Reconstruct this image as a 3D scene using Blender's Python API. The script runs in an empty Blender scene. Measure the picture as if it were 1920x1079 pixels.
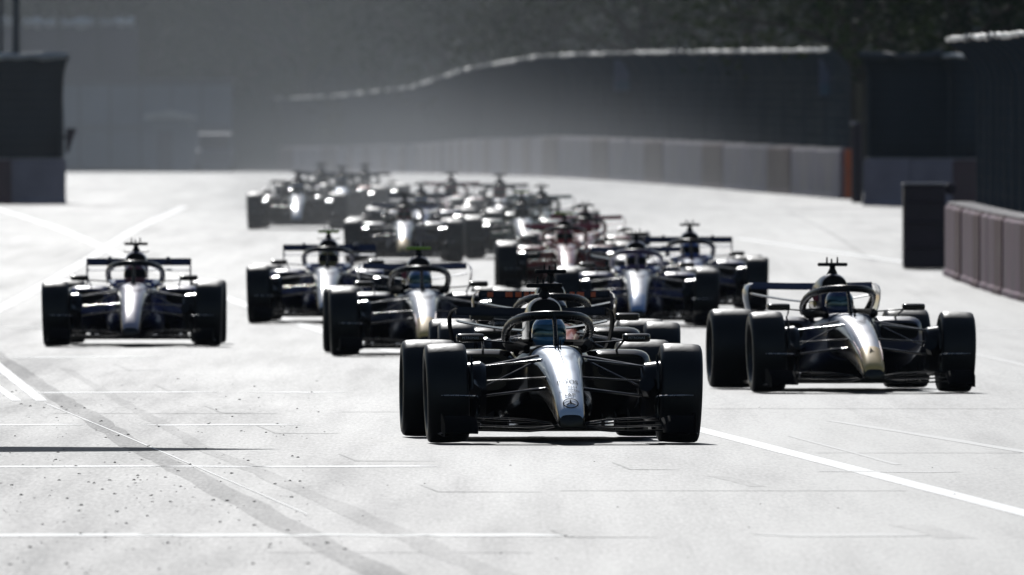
import bpy, bmesh, math, random
from mathutils import Vector, Matrix
R = math.radians
random.seed(7)
scene = bpy.context.scene
COL = scene.collection

# ------------------------------------------------------------------ camera
EYE = 2.04
cam_d = bpy.data.cameras.new('camera'); cam = bpy.data.objects.new('camera', cam_d); COL.objects.link(cam)
cam_d.sensor_width = 36.0; cam_d.lens = 750.0
cam_d.clip_start = 1.0; cam_d.clip_end = 30000.0
cam.location = (0, 0, EYE); cam.rotation_euler = (R(90 - 0.336), 0, 0)
cam_d.dof.use_dof = True; cam_d.dof.focus_distance = 155.5; cam_d.dof.aperture_fstop = 11.0
scene.camera = cam

# ------------------------------------------------------------------ sky, sun, exposure
SUN_EL, SUN_AZ = 33.0, -6.0          # behind the cars, a little to the left
world = bpy.data.worlds.new('World'); scene.world = world; world.use_nodes = True
wn = world.node_tree.nodes; wl = world.node_tree.links
sky = wn.new('ShaderNodeTexSky'); sky.sky_type = 'NISHITA'; sky.sun_disc = False
sky.sun_elevation = R(SUN_EL); sky.sun_rotation = R(SUN_AZ); sky.dust_density = 0.6; sky.ozone_density = 1.6
bg = wn['Background']; wl.new(sky.outputs[0], bg.inputs[0]); bg.inputs[1].default_value = 0.05
sd = bpy.data.lights.new('sun', 'SUN'); sd.energy = 2.38; sd.angle = R(0.53); sd.color = (1.0, 0.99, 0.97)
so = bpy.data.objects.new('sun', sd); COL.objects.link(so)
ce = math.cos(R(SUN_EL))
SDIR = Vector((ce * math.sin(R(SUN_AZ)), ce * math.cos(R(SUN_AZ)), math.sin(R(SUN_EL))))
so.rotation_euler = SDIR.to_track_quat('Z', 'Y').to_euler()
vs = scene.view_settings
vs.view_transform = 'Standard'; vs.look = 'None'; vs.gamma = 1.0; vs.use_curve_mapping = False; vs.exposure = 0.0

# ------------------------------------------------------------------ ground profile (the straight climbs to a low crest)
PROF = [(-4000, 0), (60, 0), (155, 0), (190, -.015), (238, -.008), (267, .03), (286, .085), (357, .36), (425, .70), (533, 1.02), (556, 1.11),
        (642, 1.46), (690, 1.58), (760, 1.60), (976, 1.56), (1143, 1.53), (1600, 1.53), (30000, 1.53)]
def zg(d):
    P = PROF
    for i in range(len(P) - 1):
        if P[i][0] <= d <= P[i + 1][0]:
            h = P[i + 1][0] - P[i][0]; t = (d - P[i][0]) / h
            def m(k):
                if k <= 0 or k >= len(P) - 1: return 0.0
                a = (P[k][1] - P[k - 1][1]) / (P[k][0] - P[k - 1][0]); b = (P[k + 1][1] - P[k][1]) / (P[k + 1][0] - P[k][0])
                return 0.0 if a * b <= 0 else 2 * a * b / (a + b)
            t2, t3 = t * t, t * t * t
            return (2*t3-3*t2+1)*P[i][1] + (t3-2*t2+t)*h*m(i) + (-2*t3+3*t2)*P[i+1][1] + (t3-t2)*h*m(i+1)
    return 0.0

# ------------------------------------------------------------------ materials
MATS = {}
def mat(name, col, rough=.5, metal=0., coat=0., var=.12, nscale=6., bump=0., spec=.5, coatr=.05, trans=0., rvar=.08):
    if name in MATS: return MATS[name]
    m = bpy.data.materials.new(name); m.use_nodes = True
    nt = m.node_tree; N = nt.nodes; L = nt.links; p = N['Principled BSDF']
    tc = N.new('ShaderNodeTexCoord'); no = N.new('ShaderNodeTexNoise'); no.inputs['Scale'].default_value = nscale
    no.inputs['Detail'].default_value = 5
    L.new(tc.outputs['Object'], no.inputs['Vector'])
    rp = N.new('ShaderNodeMapRange'); rp.inputs['From Min'].default_value = .3; rp.inputs['From Max'].default_value = .7
    rp.inputs['To Min'].default_value = 1 - var; rp.inputs['To Max'].default_value = 1 + var
    L.new(no.outputs[0], rp.inputs[0])
    mx = N.new('ShaderNodeMix'); mx.data_type = 'RGBA'; mx.blend_type = 'MULTIPLY'; mx.inputs[0].default_value = 1
    mx.inputs[6].default_value = (*col, 1); L.new(rp.outputs[0], mx.inputs[7]); L.new(mx.outputs[2], p.inputs['Base Color'])
    r2 = N.new('ShaderNodeMapRange'); r2.inputs['From Min'].default_value = .3; r2.inputs['From Max'].default_value = .7
    r2.inputs['To Min'].default_value = max(.02, rough - rvar); r2.inputs['To Max'].default_value = min(1, rough + rvar)
    L.new(no.outputs[0], r2.inputs[0]); L.new(r2.outputs[0], p.inputs['Roughness'])
    p.inputs['Metallic'].default_value = metal; p.inputs['Specular IOR Level'].default_value = spec
    p.inputs['Coat Weight'].default_value = coat; p.inputs['Coat Roughness'].default_value = coatr
    if bump:
        b = N.new('ShaderNodeBump'); b.inputs['Strength'].default_value = bump; b.inputs['Distance'].default_value = .02
        L.new(no.outputs[0], b.inputs['Height']); L.new(b.outputs[0], p.inputs['Normal'])
    MATS[name] = m
    return m

def asphalt(name, c0, c1, r0, r1, paint=0.):
    """tarmac: long streaks along the driving direction + fine grain; roughness and colour vary"""
    m = bpy.data.materials.new(name); m.use_nodes = True
    nt = m.node_tree; N = nt.nodes; L = nt.links; p = N['Principled BSDF']
    tc = N.new('ShaderNodeTexCoord')
    def noise(sx, sy, scale, detail=4, rot=0.):
        mp = N.new('ShaderNodeMapping'); mp.inputs['Scale'].default_value = (sx, sy, 1); mp.inputs['Rotation'].default_value = (0, 0, rot)
        L.new(tc.outputs['Object'], mp.inputs[0])
        n = N.new('ShaderNodeTexNoise'); n.inputs['Scale'].default_value = scale; n.inputs['Detail'].default_value = detail
        L.new(mp.outputs[0], n.inputs['Vector']); return n.outputs[0]
    a = noise(1, .05, .8, 6, .045); b = noise(1, .018, 3.4, 4, .045); g = noise(1, .045, 42, 5); h = noise(1, .5, 9, 6)
    def math_(op, x, y):
        q = N.new('ShaderNodeMath'); q.operation = op
        for i, v in enumerate((x, y)):
            if isinstance(v, (int, float)): q.inputs[i].default_value = v
            else: L.new(v, q.inputs[i])
        return q.outputs[0]
    f = math_('ADD', math_('ADD', math_('MULTIPLY', a, .30), math_('MULTIPLY', h, .16)), math_('ADD', math_('MULTIPLY', b, .22), math_('MULTIPLY', g, .32)))
    mr = N.new('ShaderNodeMapRange'); mr.inputs['From Min'].default_value = .36; mr.inputs['From Max'].default_value = .64; L.new(f, mr.inputs[0])
    mx = N.new('ShaderNodeMix'); mx.data_type = 'RGBA'; mx.inputs[6].default_value = (*c0, 1); mx.inputs[7].default_value = (*c1, 1)
    L.new(mr.outputs[0], mx.inputs[0]); L.new(mx.outputs[2], p.inputs['Base Color'])
    rr = N.new('ShaderNodeMapRange'); rr.inputs['To Min'].default_value = r0; rr.inputs['To Max'].default_value = r1
    L.new(mr.outputs[0], rr.inputs[0])
    # the driven part of the road is polished, the run-off on the left stays coarse
    sp = N.new('ShaderNodeSeparateXYZ'); L.new(tc.outputs['Object'], sp.inputs[0])
    pol = N.new('ShaderNodeMapRange'); pol.interpolation_type = 'SMOOTHSTEP'; L.new(math_('ADD', sp.outputs[0], math_('MULTIPLY', sp.outputs[1], .0415)), pol.inputs[0])
    pol.inputs['From Min'].default_value = 2.0; pol.inputs['From Max'].default_value = 7.0; pol.inputs['To Min'].default_value = .045; pol.inputs['To Max'].default_value = -.033
    L.new(math_('ADD', rr.outputs[0], pol.outputs[0]), p.inputs['Roughness'])
    MATS[name] = m
    return m

# ------------------------------------------------------------------ mesh builder
class MB:
    def __init__(self): self.v = []; self.f = []; self.m = []
    def quadmesh(self, rings, closed=True, caps=True, mi=0, capmi=None):
        b = len(self.v); n = len(rings[0])
        for r in rings: self.v += [tuple(p) for p in r]
        for i in range(len(rings) - 1):
            for j in range(n if closed else n - 1):
                k = (j + 1) % n
                self.f.append((b+i*n+j, b+i*n+k, b+(i+1)*n+k, b+(i+1)*n+j)); self.m.append(mi(i, j) if callable(mi) else mi)
        if caps and closed:
            cm = capmi if capmi is not None else (0 if callable(mi) else mi)
            self.f.append(tuple(b+j for j in range(n))[::-1]); self.m.append(cm)
            self.f.append(tuple(b+(len(rings)-1)*n+j for j in range(n))); self.m.append(cm)
        return self
    def box(self, c, s, mi=0, ch=0., rz=0.):
        x, y, z = [q / 2 for q in s]; ch = min(ch, x * .9, y * .9, z * .9)
        def ring(zz, ix):
            X, Y = x - ix, y - ix
            if ch: P = [(X-ch, -Y), (X, -Y+ch), (X, Y-ch), (X-ch, Y), (-X+ch, Y), (-X, Y-ch), (-X, -Y+ch), (-X+ch, -Y)]
            else: P = [(X, -Y), (X, Y), (-X, Y), (-X, -Y)]
            cs, sn = math.cos(rz), math.sin(rz)
            return [(c[0]+a*cs-b_*sn, c[1]+a*sn+b_*cs, c[2]+zz) for a, b_ in P]
        if ch: rs = [ring(-z, ch*.9), ring(-z+ch, 0), ring(z-ch, 0), ring(z, ch*.9)]
        else: rs = [ring(-z, 0), ring(z, 0)]
        return self.quadmesh(rs, mi=mi)
    def tube(self, pts, r, n=8, flat=(1, 1), mi=0, up=(0, 0, 1)):
        pts = [Vector(p) for p in pts]; rings = []
        for i, p in enumerate(pts):
            t = (pts[min(i+1, len(pts)-1)] - pts[max(i-1, 0)]).normalized()
            u = Vector(up) - t * t.dot(Vector(up))
            if u.length < 1e-3: u = Vector((1, 0, 0)) - t * t.x
            u.normalize(); w = t.cross(u)
            rr = r[i] if isinstance(r, (list, tuple)) else r
            rings.append([p + u * (rr*flat[1]*math.sin(2*math.pi*k/n)) + w * (rr*flat[0]*math.cos(2*math.pi*k/n)) for k in range(n)])
        return self.quadmesh(rings, mi=mi)
    def lathe_x(self, prof, n=40, c=(0, 0, 0), mi=0, caps=False):
        rings = [[(c[0]+x, c[1]+r*math.cos(2*math.pi*k/n), c[2]+r*math.sin(2*math.pi*k/n)) for k in range(n)] for x, r in prof]
        return self.quadmesh(rings, caps=caps, mi=mi)
    def mesh(self, name, sharp=35):
        me = bpy.data.meshes.new(name); me.from_pydata([tuple(p) for p in self.v], [], self.f)
        me.polygons.foreach_set('material_index', self.m)
        bm = bmesh.new(); bm.from_mesh(me); bmesh.ops.recalc_face_normals(bm, faces=bm.faces); bm.to_mesh(me); bm.free()
        me.polygons.foreach_set('use_smooth', [True] * len(me.polygons)); me.set_sharp_from_angle(angle=R(sharp)); me.update()
        return me
    def build(self, name, m, parent=None, sharp=35, **kw):
        return link(name, self.mesh(name, sharp), m, parent, **kw)

def link(name, me, m, parent=None, loc=None, rz=None, sc=None):
    """one mesh object; materials sit on the object so that alike meshes can be shared"""
    ms = list(m) if isinstance(m, (list, tuple)) else [m]
    while len(me.materials) < len(ms): me.materials.append(None)
    o = bpy.data.objects.new(name, me); COL.objects.link(o)
    for i, x in enumerate(ms): o.material_slots[i].link = 'OBJECT'; o.material_slots[i].material = x
    if parent: o.parent = parent
    if loc: o.location = loc
    if rz is not None: o.rotation_euler[2] = rz
    if sc: o.scale = sc
    return o
def tag(o, label=None, cat=None, group=None, kind=None):
    for k, v in (('label', label), ('category', cat), ('group', group), ('kind', kind)):
        if v: o[k] = v
    return o
def empty(name, loc=(0, 0, 0), rz=0.):
    o = bpy.data.objects.new(name, None); COL.objects.link(o); o.location = loc; o.rotation_euler[2] = rz; o.empty_display_size = .3
    return o

# ================================================================== SETTING
M_ASPH = asphalt('asphalt', (.090, .091, .092), (.042, .043, .046), .45, .65)
M_ASPH_DARK = asphalt('asphalt_patch', (.055, .055, .058), (.026, .026, .030), .52, .72)
M_ASPH_MID = asphalt('asphalt_worn', (.070, .070, .072), (.042, .042, .045), .50, .67)
M_PAINT = asphalt('road_paint', (.45, .45, .44), (.80, .80, .78), .45, .55)
M_PAINT_WORN = asphalt('road_paint_worn', (.09, .09, .09), (.42, .42, .41), .50, .58)
M_SEAM = asphalt('tar_seam', (.015, .015, .016), (.03, .03, .03), .70, .80)
M_SOIL = mat('soil', (.09, .085, .06), .95, nscale=.2, var=.3)

def sheet(xs, ds, lift, mb=None):
    mb = mb or MB(); b = len(mb.v); n = len(xs)
    for d in ds:
        for x in xs: mb.v.append((x, d, zg(d) + lift))
    for i in range(len(ds) - 1):
        for j in range(n - 1):
            mb.f.append((b+i*n+j, b+i*n+j+1, b+(i+1)*n+j+1, b+(i+1)*n+j)); mb.m.append(0)
    return mb
DS = [-300, 0, 60] + [60 + 4 * i for i in range(1, 275)]
ground = sheet([-12000, -2000, -300, -60, 0, 60, 300, 2000, 12000], [-4000, -300, 0] + [60 + 8*i for i in range(0, 140)] + [1400, 2500, 6000, 26000], -.02).build('ground', M_SOIL)
tag(ground, kind='structure')
road = sheet([-42, -30, -20, -10, 0, 10, 20, 30, 42], DS, 0).build('road', M_ASPH); tag(road, kind='structure')

def strip(name, p0, p1, w0, w1, lift, m, wav=0.):
    """paint or patch from ground point p0 to p1 (X, d) following the road surface"""
    n = max(2, int(abs(p1[1] - p0[1]) / 2.5) + 1, int(abs(p1[0] - p0[0]) / .5)); mb = MB()
    dx, dy = p1[0] - p0[0], p1[1] - p0[1]; l = math.hypot(dx, dy); nx, ny = -dy / l, dx / l
    for i in range(n + 1):
        t = i / n; w = (w0 + (w1 - w0) * t) / 2
        for s in (-1, 1):
            e = w * (1 + random.uniform(-wav, wav))
            X, d = p0[0] + dx*t + s*nx*e, p0[1] + dy*t + s*ny*e
            mb.v.append((X, d, zg(d) + lift))
        if i: k = 2*i; mb.f.append((k-2, k-1, k+1, k)); mb.m.append(0)
    return mb.build(name, m, road)
def G(px, py):
    """photo measurement -> road point (X, d): solved on the road profile"""
    lo, hi = 95.0, 900.0
    for _ in range(50):
        d = (lo + hi) / 2; y = 305 + 40000 / d * (EYE - zg(d))
        if y > py: lo = d
        else: hi = d
    return ((px - 960) * d / 40000, d)
# long track-limit line and the crossing ones
strip('white_line', G(2050, 996), G(-60, 372), .17, .20, .0016, M_PAINT, .05)
strip('white_line', G(-260, 690), G(345, 388), .17, .22, .0024, M_PAINT, .08)
strip('white_line', G(-60, 640), G(78, 752), .14, .10, .0016, M_PAINT, .08)
strip('white_line', G(-80, 672), G(32, 752), .10, .08, .0016, M_PAINT, .1)
strip('white_line', G(85, 757), G(578, 966), .018, .014, .0028, M_PAINT, .3)
strip('white_line', G(1480, 818), G(1685, 872), .04, .05, .0016, M_PAINT_WORN, .3)
strip('white_line', G(1760, 650), G(1990, 700), .14, .14, .0016, M_PAINT_WORN, .1)
strip('white_line', G(1380, 447), G(1700, 492), .20, .20, .0016, M_PAINT, .1)
strip('white_line', G(1560, 790), G(2000, 860), .10, .12, .0016, M_PAINT_WORN, .3)
for (y, segs, w, m) in [(1005, [(-60, 286), (304, 560), (624, 716), (784, 1036), (1450, 1705)], .85, M_PAINT), (876, [(-60, 303), (357, 432), (484, 800)], .7, M_PAINT),
                        (798, [(-60, 132), (290, 540)], .7, M_PAINT), (737, [(64, 385), (520, 600)], .75, M_PAINT), (671, [(34, 278)], .8, M_PAINT), (615, [(-40, 70)], .9, M_PAINT_WORN),
                        (620, [(1832, 1905)], 1.2, M_PAINT_WORN), (886, [(1640, 1700)], .9, M_PAINT_WORN)]:
    for a, b in segs: strip('grid_line', G(a, y), G(b, y - 1.5), w, w, .0020, m if a < 1300 else M_PAINT_WORN, .08)
# patched trenches running along the track
strip('tarmac_patch', G(-70, 622), G(255, 838), .20, .20, .0008, M_ASPH_DARK, .22)
strip('tarmac_patch', G(255, 838), G(760, 1100), .20, .20, .0008, M_ASPH_DARK, .22)
strip('tarmac_patch', G(120, 690), G(380, 840), .10, .13, .0011, M_ASPH_MID, .3)
strip('tarmac_patch', G(380, 840), G(980, 1100), .13, .20, .0011, M_ASPH_MID, .3)
strip('tarmac_patch', G(1480, 400), G(1640, 490), .12, .1, .0011, M_ASPH_DARK, .25)
strip('tarmac_patch', G(1345, 893), G(1425, 913), .12, .1, .0011, M_ASPH_MID, .3)
strip('tarmac_patch', G(1710, 985), G(1800, 1010), .22, .2, .0011, M_ASPH_MID, .3)
# dark corner marks of the grid boxes, narrow seams between asphalt lays and wide darker lines farther back
for x, y, l in [(790, 910, 190), (1035, 995, 170), (485, 800, 120), (636, 852, 150), (385, 762, 60), (212, 682, 60), (290, 722, 60), (1150, 868, 90)]:
    strip('grid_corner_mark', G(x, y), G(x + 32, y + 13), .02, .02, .0020, M_ASPH_MID, .3)
    strip('grid_corner_mark', G(x + 32, y + 13), G(x + 32 + l, y + 13.5), .18, .08, .0020, M_ASPH_MID, .4)
for a, b, y, w in [(140, 1010, 388, 3.0), (1290, 1700, 391, 5.0), (1500, 1700, 404, 5.0), (1325, 2000, 767, .25), (100, 520, 776, .25), (640, 760, 773, .25), (1530, 2000, 850, .12), (1050, 1700, 921, .12), (500, 1000, 1037, .1)]:
    strip('tarmac_dark_line', G(a, y), G(b, y), w, w, .0014, M_ASPH_DARK if w > 2 else M_ASPH_MID, .4)

# rubber marbles off the racing line (nobody could count them)
mb = MB()
for i in range(1100):
    d = random.uniform(104, 205) if i % 3 else random.uniform(104, 150)
    px = random.uniform(-20, 700) - abs(random.gauss(0, 120)) if i < 850 else random.uniform(0, 1900)
    X = (px - 960) * d / 40000; s = random.choice([.003, .004, .004, .005, .006, .008, .014]) * (1 if i < 850 else .6); a = random.random() * 3
    z = zg(d); ring = []
    for k in range(5):
        th = a + k * 1.2566; q = s * random.uniform(.6, 1.3)
        ring.append((X + q*math.cos(th), d + 1.6*q*math.sin(th), z + .001))
    top = [(X + (p[0]-X)*.55, d + (p[1]-d)*.55, z + s*random.uniform(.25, .7)) for p in ring]
    mb.quadmesh([ring, top])
M_RUB = mat('loose_rubber', (.012, .012, .013), .8)
tag(mb.build('rubber_marbles', M_RUB), 'loose dark crumbs of tyre rubber scattered over the tarmac', 'debris', kind='stuff')

# ------------------------------------------------------------------ barriers and catch fences
M_WALL = mat('barrier_white', (.31, .26, .30), .6, nscale=.9, var=.3, bump=.1)
M_WALLTOP = mat('barrier_cap', (.40, .34, .33), .5, nscale=2, var=.2)
M_REDPAD = mat('barrier_red', (.13, .065, .07), .6, nscale=2, var=.2)
M_ORANGE = mat('barrier_orange', (.78, .16, .05), .55, nscale=2, var=.15)
M_DARKPAD = mat('barrier_dark', (.042, .022, .032), .5, nscale=3, var=.2)
M_WIRE = mat('fence_wire', (.060, .072, .085), .7, metal=.0, nscale=.6, var=.2, spec=.25)
M_POST = mat('fence_post', (.055, .065, .075), .6, metal=.2, nscale=1, var=.2)
M_RAIL = mat('fence_rail', (.70, .68, .64), .40, metal=.3, nscale=.35, var=.5, rvar=.15)
M_SCREEN = mat('fence_screen', (.040, .052, .065), .8, nscale=.7, var=.25, spec=.2)
M_SIGNB = mat('sign_blue', (.13, .14, .20), .6, var=.15)

def path_pts(path):
    out = [0.0]
    for a, b in zip(path, path[1:]): out.append(out[-1] + math.hypot(b[0]-a[0], b[1]-a[1]))
    return out
def on_path(path, cum, s):
    s = max(0, min(cum[-1], s))
    for i in range(len(path) - 1):
        if s <= cum[i+1] or i == len(path) - 2:
            t = (s - cum[i]) / (cum[i+1] - cum[i]); a, b = path[i], path[i+1]
            return a[0] + (b[0]-a[0])*t, a[1] + (b[1]-a[1])*t, math.atan2(b[1]-a[1], b[0]-a[0])

def barrier(path, label, blk=4.0, hgt=1.12, joint=None, thick=.45, ends=None, name='barrier_wall', var=.0, wm=None, jm=None):
    cum = path_pts(path); root = empty(name, (path[0][0], path[0][1], zg(path[0][1]))); tag(root, label, 'barrier', 'track barriers')
    ox, oy, oz = root.location
    n = max(1, round(cum[-1] / blk)); L = cum[-1] / n
    def prof(x0, x1, h, t, m, nm, mid, rz):
        mbk = MB(); pr = [(-t/2-.03, 0), (-t/2-.03, .10), (-t/2, .13), (-t/2, h-.04), (-t/2+.04, h), (t/2-.04, h), (t/2, h-.04), (t/2, .13), (t/2+.03, .10), (t/2+.03, 0)]
        mbk.quadmesh([[(x, y, z) for y, z in pr] for x in (x0, x1)])
        return mbk.build(nm, m, root, loc=(mid[0]-ox, mid[1]-oy, mid[2]-oz), rz=rz)
    for i in range(n):
        x, y, a = on_path(path, cum, (i + .5) * L)
        isj = joint and (i % joint == joint - 1)
        h = hgt * (1 + random.uniform(-var, var))
        prof(-L/2 + .012, L/2 - .012, h, thick + (.04 if isj else 0), (jm or M_REDPAD) if isj else (wm or M_WALL), 'red_block' if isj else 'concrete_block', (x, y, zg(y) - .02), a)
        cp = MB(); cp.box((0, 0, 0), (L - .05, thick * .8, .05), ch=.015)
        cp.build('cap', M_WALLTOP, root, loc=(x-ox, y-oy, zg(y) - .02 + h + .026 - oz), rz=a)
    return root

def catch_fence(path, label, base=1.12, hgt=2.75, post=4.0, wire=.12, wr=.006, lean=.55, screen=False, rail=.045, side=1, name='catch_fence', glint_breaks=.0):
    cum = path_pts(path); root = empty(name, (path[0][0], path[0][1], zg(path[0][1]))); tag(root, label, 'fence', 'catch fences')
    o = root.location.copy()
    n = max(1, round(cum[-1] / post)); L = cum[-1] / n
    def prof(t):          # height fraction -> (offset towards the track, z)
        z = base + hgt * t
        return (0 if t < .72 else lean * ((t - .72) / .28) ** 1.6), z - (0 if t < .72 else .18 * ((t-.72)/.28) ** 2)
    def P(s, t):
        x, y, a = on_path(path, cum, s); off, z = prof(t); nx, ny = -math.sin(a)*side, math.cos(a)*side
        return Vector((x + nx*off, y + ny*off, zg(y) + z)) - o
    for i in range(n + 1):
        s = i * L
        mbp = MB(); mbp.tube([P(s, t) for t in (0, .4, .72, .80, .88, .95, 1)], .055, 6); mbp.build('post', M_POST, root)
        if i == n: break
        w = MB(); cnt = max(2, int(L / wire))
        for k in range(cnt):
            q = s + (k + .5) * L / cnt
            w.tube([P(q, 0), P(q, .72), P(q, .85), P(q, 1)], wr, 3)
        for t in [j / 12 for j in range(1, 12)]:
            w.tube([P(s, t), P(s + L, t)], wr, 3)
        w.build('wire_mesh', M_WIRE, root)['kind'] = 'stuff'
        if screen:
            sc = MB(); sc.quadmesh([[P(s+.03, t) + Vector((0, .03, 0)) for t in (0, .25, .5, .72, .84, .96)] , [P(s+L/2, t) + Vector((0, .045, 0)) for t in (0, .25, .5, .72, .84, .96)], [P(s+L-.03, t) + Vector((0, .03, 0)) for t in (0, .25, .5, .72, .84, .96)]], closed=False)
            so_ = sc.build('screen', M_SCREEN, root); md = so_.modifiers.new('thick', 'SOLIDIFY'); md.thickness = .012
        # the rolled top edge: uneven rail, its broken glint put in as pale and dark segments
        rb = MB(); pts = []; k = max(3, int(L / .35))
        for j in range(k + 1): pts.append(P(s + L*j/k, 1) + Vector((0, 0, random.uniform(-.02, .03))))
        rb.tube(pts, [rail * random.uniform(.55, 1.5) for _ in pts], 6); rb.build('top_rail', M_RAIL if random.random() >= glint_breaks else M_POST, root)
    return root

# far wall curving across the back of the straight
FAR = [(8.72, 553), (6.3, 595), (3.7, 642), (1.37, 685), (-1.2, 784), (-4.1, 962), (-8.7, 1084), (-12, 1120)]
b = barrier(FAR, 'long pale barrier wall curving away across the back of the straight', blk=9, joint=3, hgt=1.28)
e = MB(); e.box((0, 0, .64), (.42, .7, 1.30), ch=.03); e.build('orange_end_block', M_ORANGE, b, loc=(.10, -.4, .0))
catch_fence(FAR, 'long tall catch fence above the curving wall at the back', base=1.28, hgt=2.75, post=8, wire=.22, wr=.008, side=1, lean=.5, rail=.038, glint_breaks=.4)
# wall facing the camera behind the dark gap on the right
MID = [(8.72, 521), (10.9, 519), (14, 512)]
barrier(MID, 'short pale barrier behind the dark box between the two right-hand fences', blk=1.6, joint=3, hgt=1.14)
catch_fence(MID, 'dark catch fence on the short barrier between the right-hand fences', base=1.14, hgt=2.7, post=2.4, wire=.1, wr=.007, screen=True, side=-1, lean=.3, rail=.085, glint_breaks=.25)
# near wall at the right edge
NEAR = [(7.02, 335), (7.05, 326), (7.12, 312), (7.25, 298), (7.6, 280), (8.3, 258), (9.4, 236)]
barrier(NEAR, 'nearest barrier wall of pale blocks with a red cap at the right edge', blk=3.6, joint=3, hgt=1.13, wm=mat('barrier_mauve', (.32, .175, .22), .6, nscale=1.3, var=.25, bump=.1), jm=mat('barrier_maroon', (.14, .03, .05), .6, nscale=2, var=.2))
catch_fence([(x + .32, d) for x, d in NEAR], 'nearest tall catch fence with curled top at the right edge', base=1.1, hgt=2.78, post=4, wire=.10, wr=.006, side=-1, lean=.5, rail=.036, glint_breaks=.12)
# dark padded block closing the end of the near wall
t = empty('padded_block', (6.68, 346, zg(346))); tag(t, 'dark upright padded block with a bright top at the end of the right wall', 'barrier block')
mbx = MB(); mbx.box((0, 0, .68), (.68, 1.1, 1.34), ch=.03); mbx.build('pad', M_DARKPAD, t)
mbx = MB(); mbx.box((0, 0, 1.375), (.70, 1.14, .05), ch=.015); mbx.build('lid', M_WALLTOP, t)
mbx = MB(); mbx.box((.44, .2, 1.30), (.16, .5, .18), ch=.03); mbx.build('side_bracket', M_DARKPAD, t)
for zz in (.35, .75, 1.1):
    mbx = MB(); mbx.box((0, -.56, zz), (.66, .03, .05), ch=.01); mbx.build('strap', M_DARKPAD, t)
# left wall end with fence, facing the camera
LEFT = [(-20, 524), (-14.5, 531), (-11.25, 533)]
barrier(LEFT, 'dark-shaded barrier wall end standing at the left edge', blk=1.5, joint=7, hgt=1.1)
catch_fence(LEFT, 'dense catch fence above the barrier at the left edge', base=1.1, hgt=2.75, post=2.2, wire=.09, wr=.007, screen=True, side=-1, lean=.3, rail=.085, glint_breaks=.25)
t = empty('bracket_box', (-11.12, 533, zg(533) + 1.55)); tag(t, 'small dark wedge-shaped box fixed to the end of the left fence', 'box')
mbx = MB(); mbx.quadmesh([[(-.02, y, -.30), (.03, y, -.30), (.24, y, .32), (-.02, y, .32)] for y in (-.15, .15)]); mbx.build('housing', M_DARKPAD, t)
mbx = MB(); mbx.box((-.08, 0, .1), (.16, .06, .08)); mbx.build('arm', M_POST, t)

def pole(name, label, X, d, h, r=.1, arm=None, m=None):
    t = empty(name, (X, d, zg(d))); tag(t, label, 'pole')
    q = MB(); q.tube([(0, 0, 0), (0, 0, h*.5), (0, 0, h)], [r*1.25, r, r*.8], 12); q.build('shaft', m or M_POST, t)
    q = MB(); q.tube([(0, 0, 0), (0, 0, .25)], r*1.9, 12); q.build('base', m or M_POST, t)
    q = MB(); q.tube([(0, 0, h - .1), (.5, -.2, h + .25), (1.3, -.4, h + .3)], r*.45, 8); q.build('arm', m or M_POST, t)
    q = MB(); q.box((1.6, -.45, h + .28), (.7, .25, .1), ch=.03); q.build('lamp_head', m or M_POST, t)
    return t
pole('lamp_pole', 'dark pole rising behind the fence at the left edge', -12.6, 542, 9.5, .09)
pole('lamp_pole', 'dark slim pole at the very left edge of the picture', -13.05, 545, 9.5, .05)
# gantry out of frame on the left whose arm throws the thin shadow over the track
t = empty('gantry_sign', (-9.2, 161.4, 0)); tag(t, 'roadside gantry arm whose thin shadow lies across the tarmac at lower left', 'gantry')
q = MB(); q.tube([(0, 0, 0), (0, 0, 6.6)], .12, 10); q.build('post', M_POST, t)
q = MB(); q.tube([(0, 0, 6.35), (3.0, .05, 6.4), (6.2, .1, 6.38)], [.10, .09, .02], 8); q.build('arm', M_POST, t)
q = MB(); q.quadmesh([[(x, y, 6.38 - h), (x, y, 6.38 + h)] for x, y, h in ((.5, .07, 1.15), (2.5, .09, 1.1), (4.3, .12, 1.0), (5.4, .14, .7), (6.5, .15, .03))], closed=False)
bo = q.build('board', M_SCREEN, t); bo.modifiers.new('thick', 'SOLIDIFY').thickness = .05

# small signs hung on the far fence
for (X, d, z0, w, h, lab) in [(3.45, 645, 3.2, .75, .95, 'pale blue sign hanging at the middle of the far fence'), (8.25, 560, 3.15, .40, 1.0, 'narrow pale blue sign at the near end of the far fence')]:
    t = empty('fence_sign', (X, d, zg(d) + z0)); tag(t, lab, 'sign', 'signs on the far fence')
    q = MB(); q.box((0, -.12, 0), (w, .03, h), ch=.01); q.build('board', M_SIGNB, t)
    q = MB(); q.box((0, -.15, -h*.32), (w*.8, .02, h*.3), ch=.008); q.build('lower_panel', mat('sign_teal', (.08, .13, .18), .6), t)
t = empty('fence_sign', (3.95, 640, zg(640) + 2.6)); tag(t, 'small red and blue sign low on the far fence', 'sign', 'signs on the far fence')
q = MB(); q.box((0, -.12, .2), (.24, .03, .5), ch=.01); q.build('board', mat('sign_teal', (.08, .13, .18), .6), t)
q = MB(); q.box((0, -.15, -.25), (.24, .03, .36), ch=.01); q.build('red_panel', mat('sign_red', (.40, .06, .05), .6), t)

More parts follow.
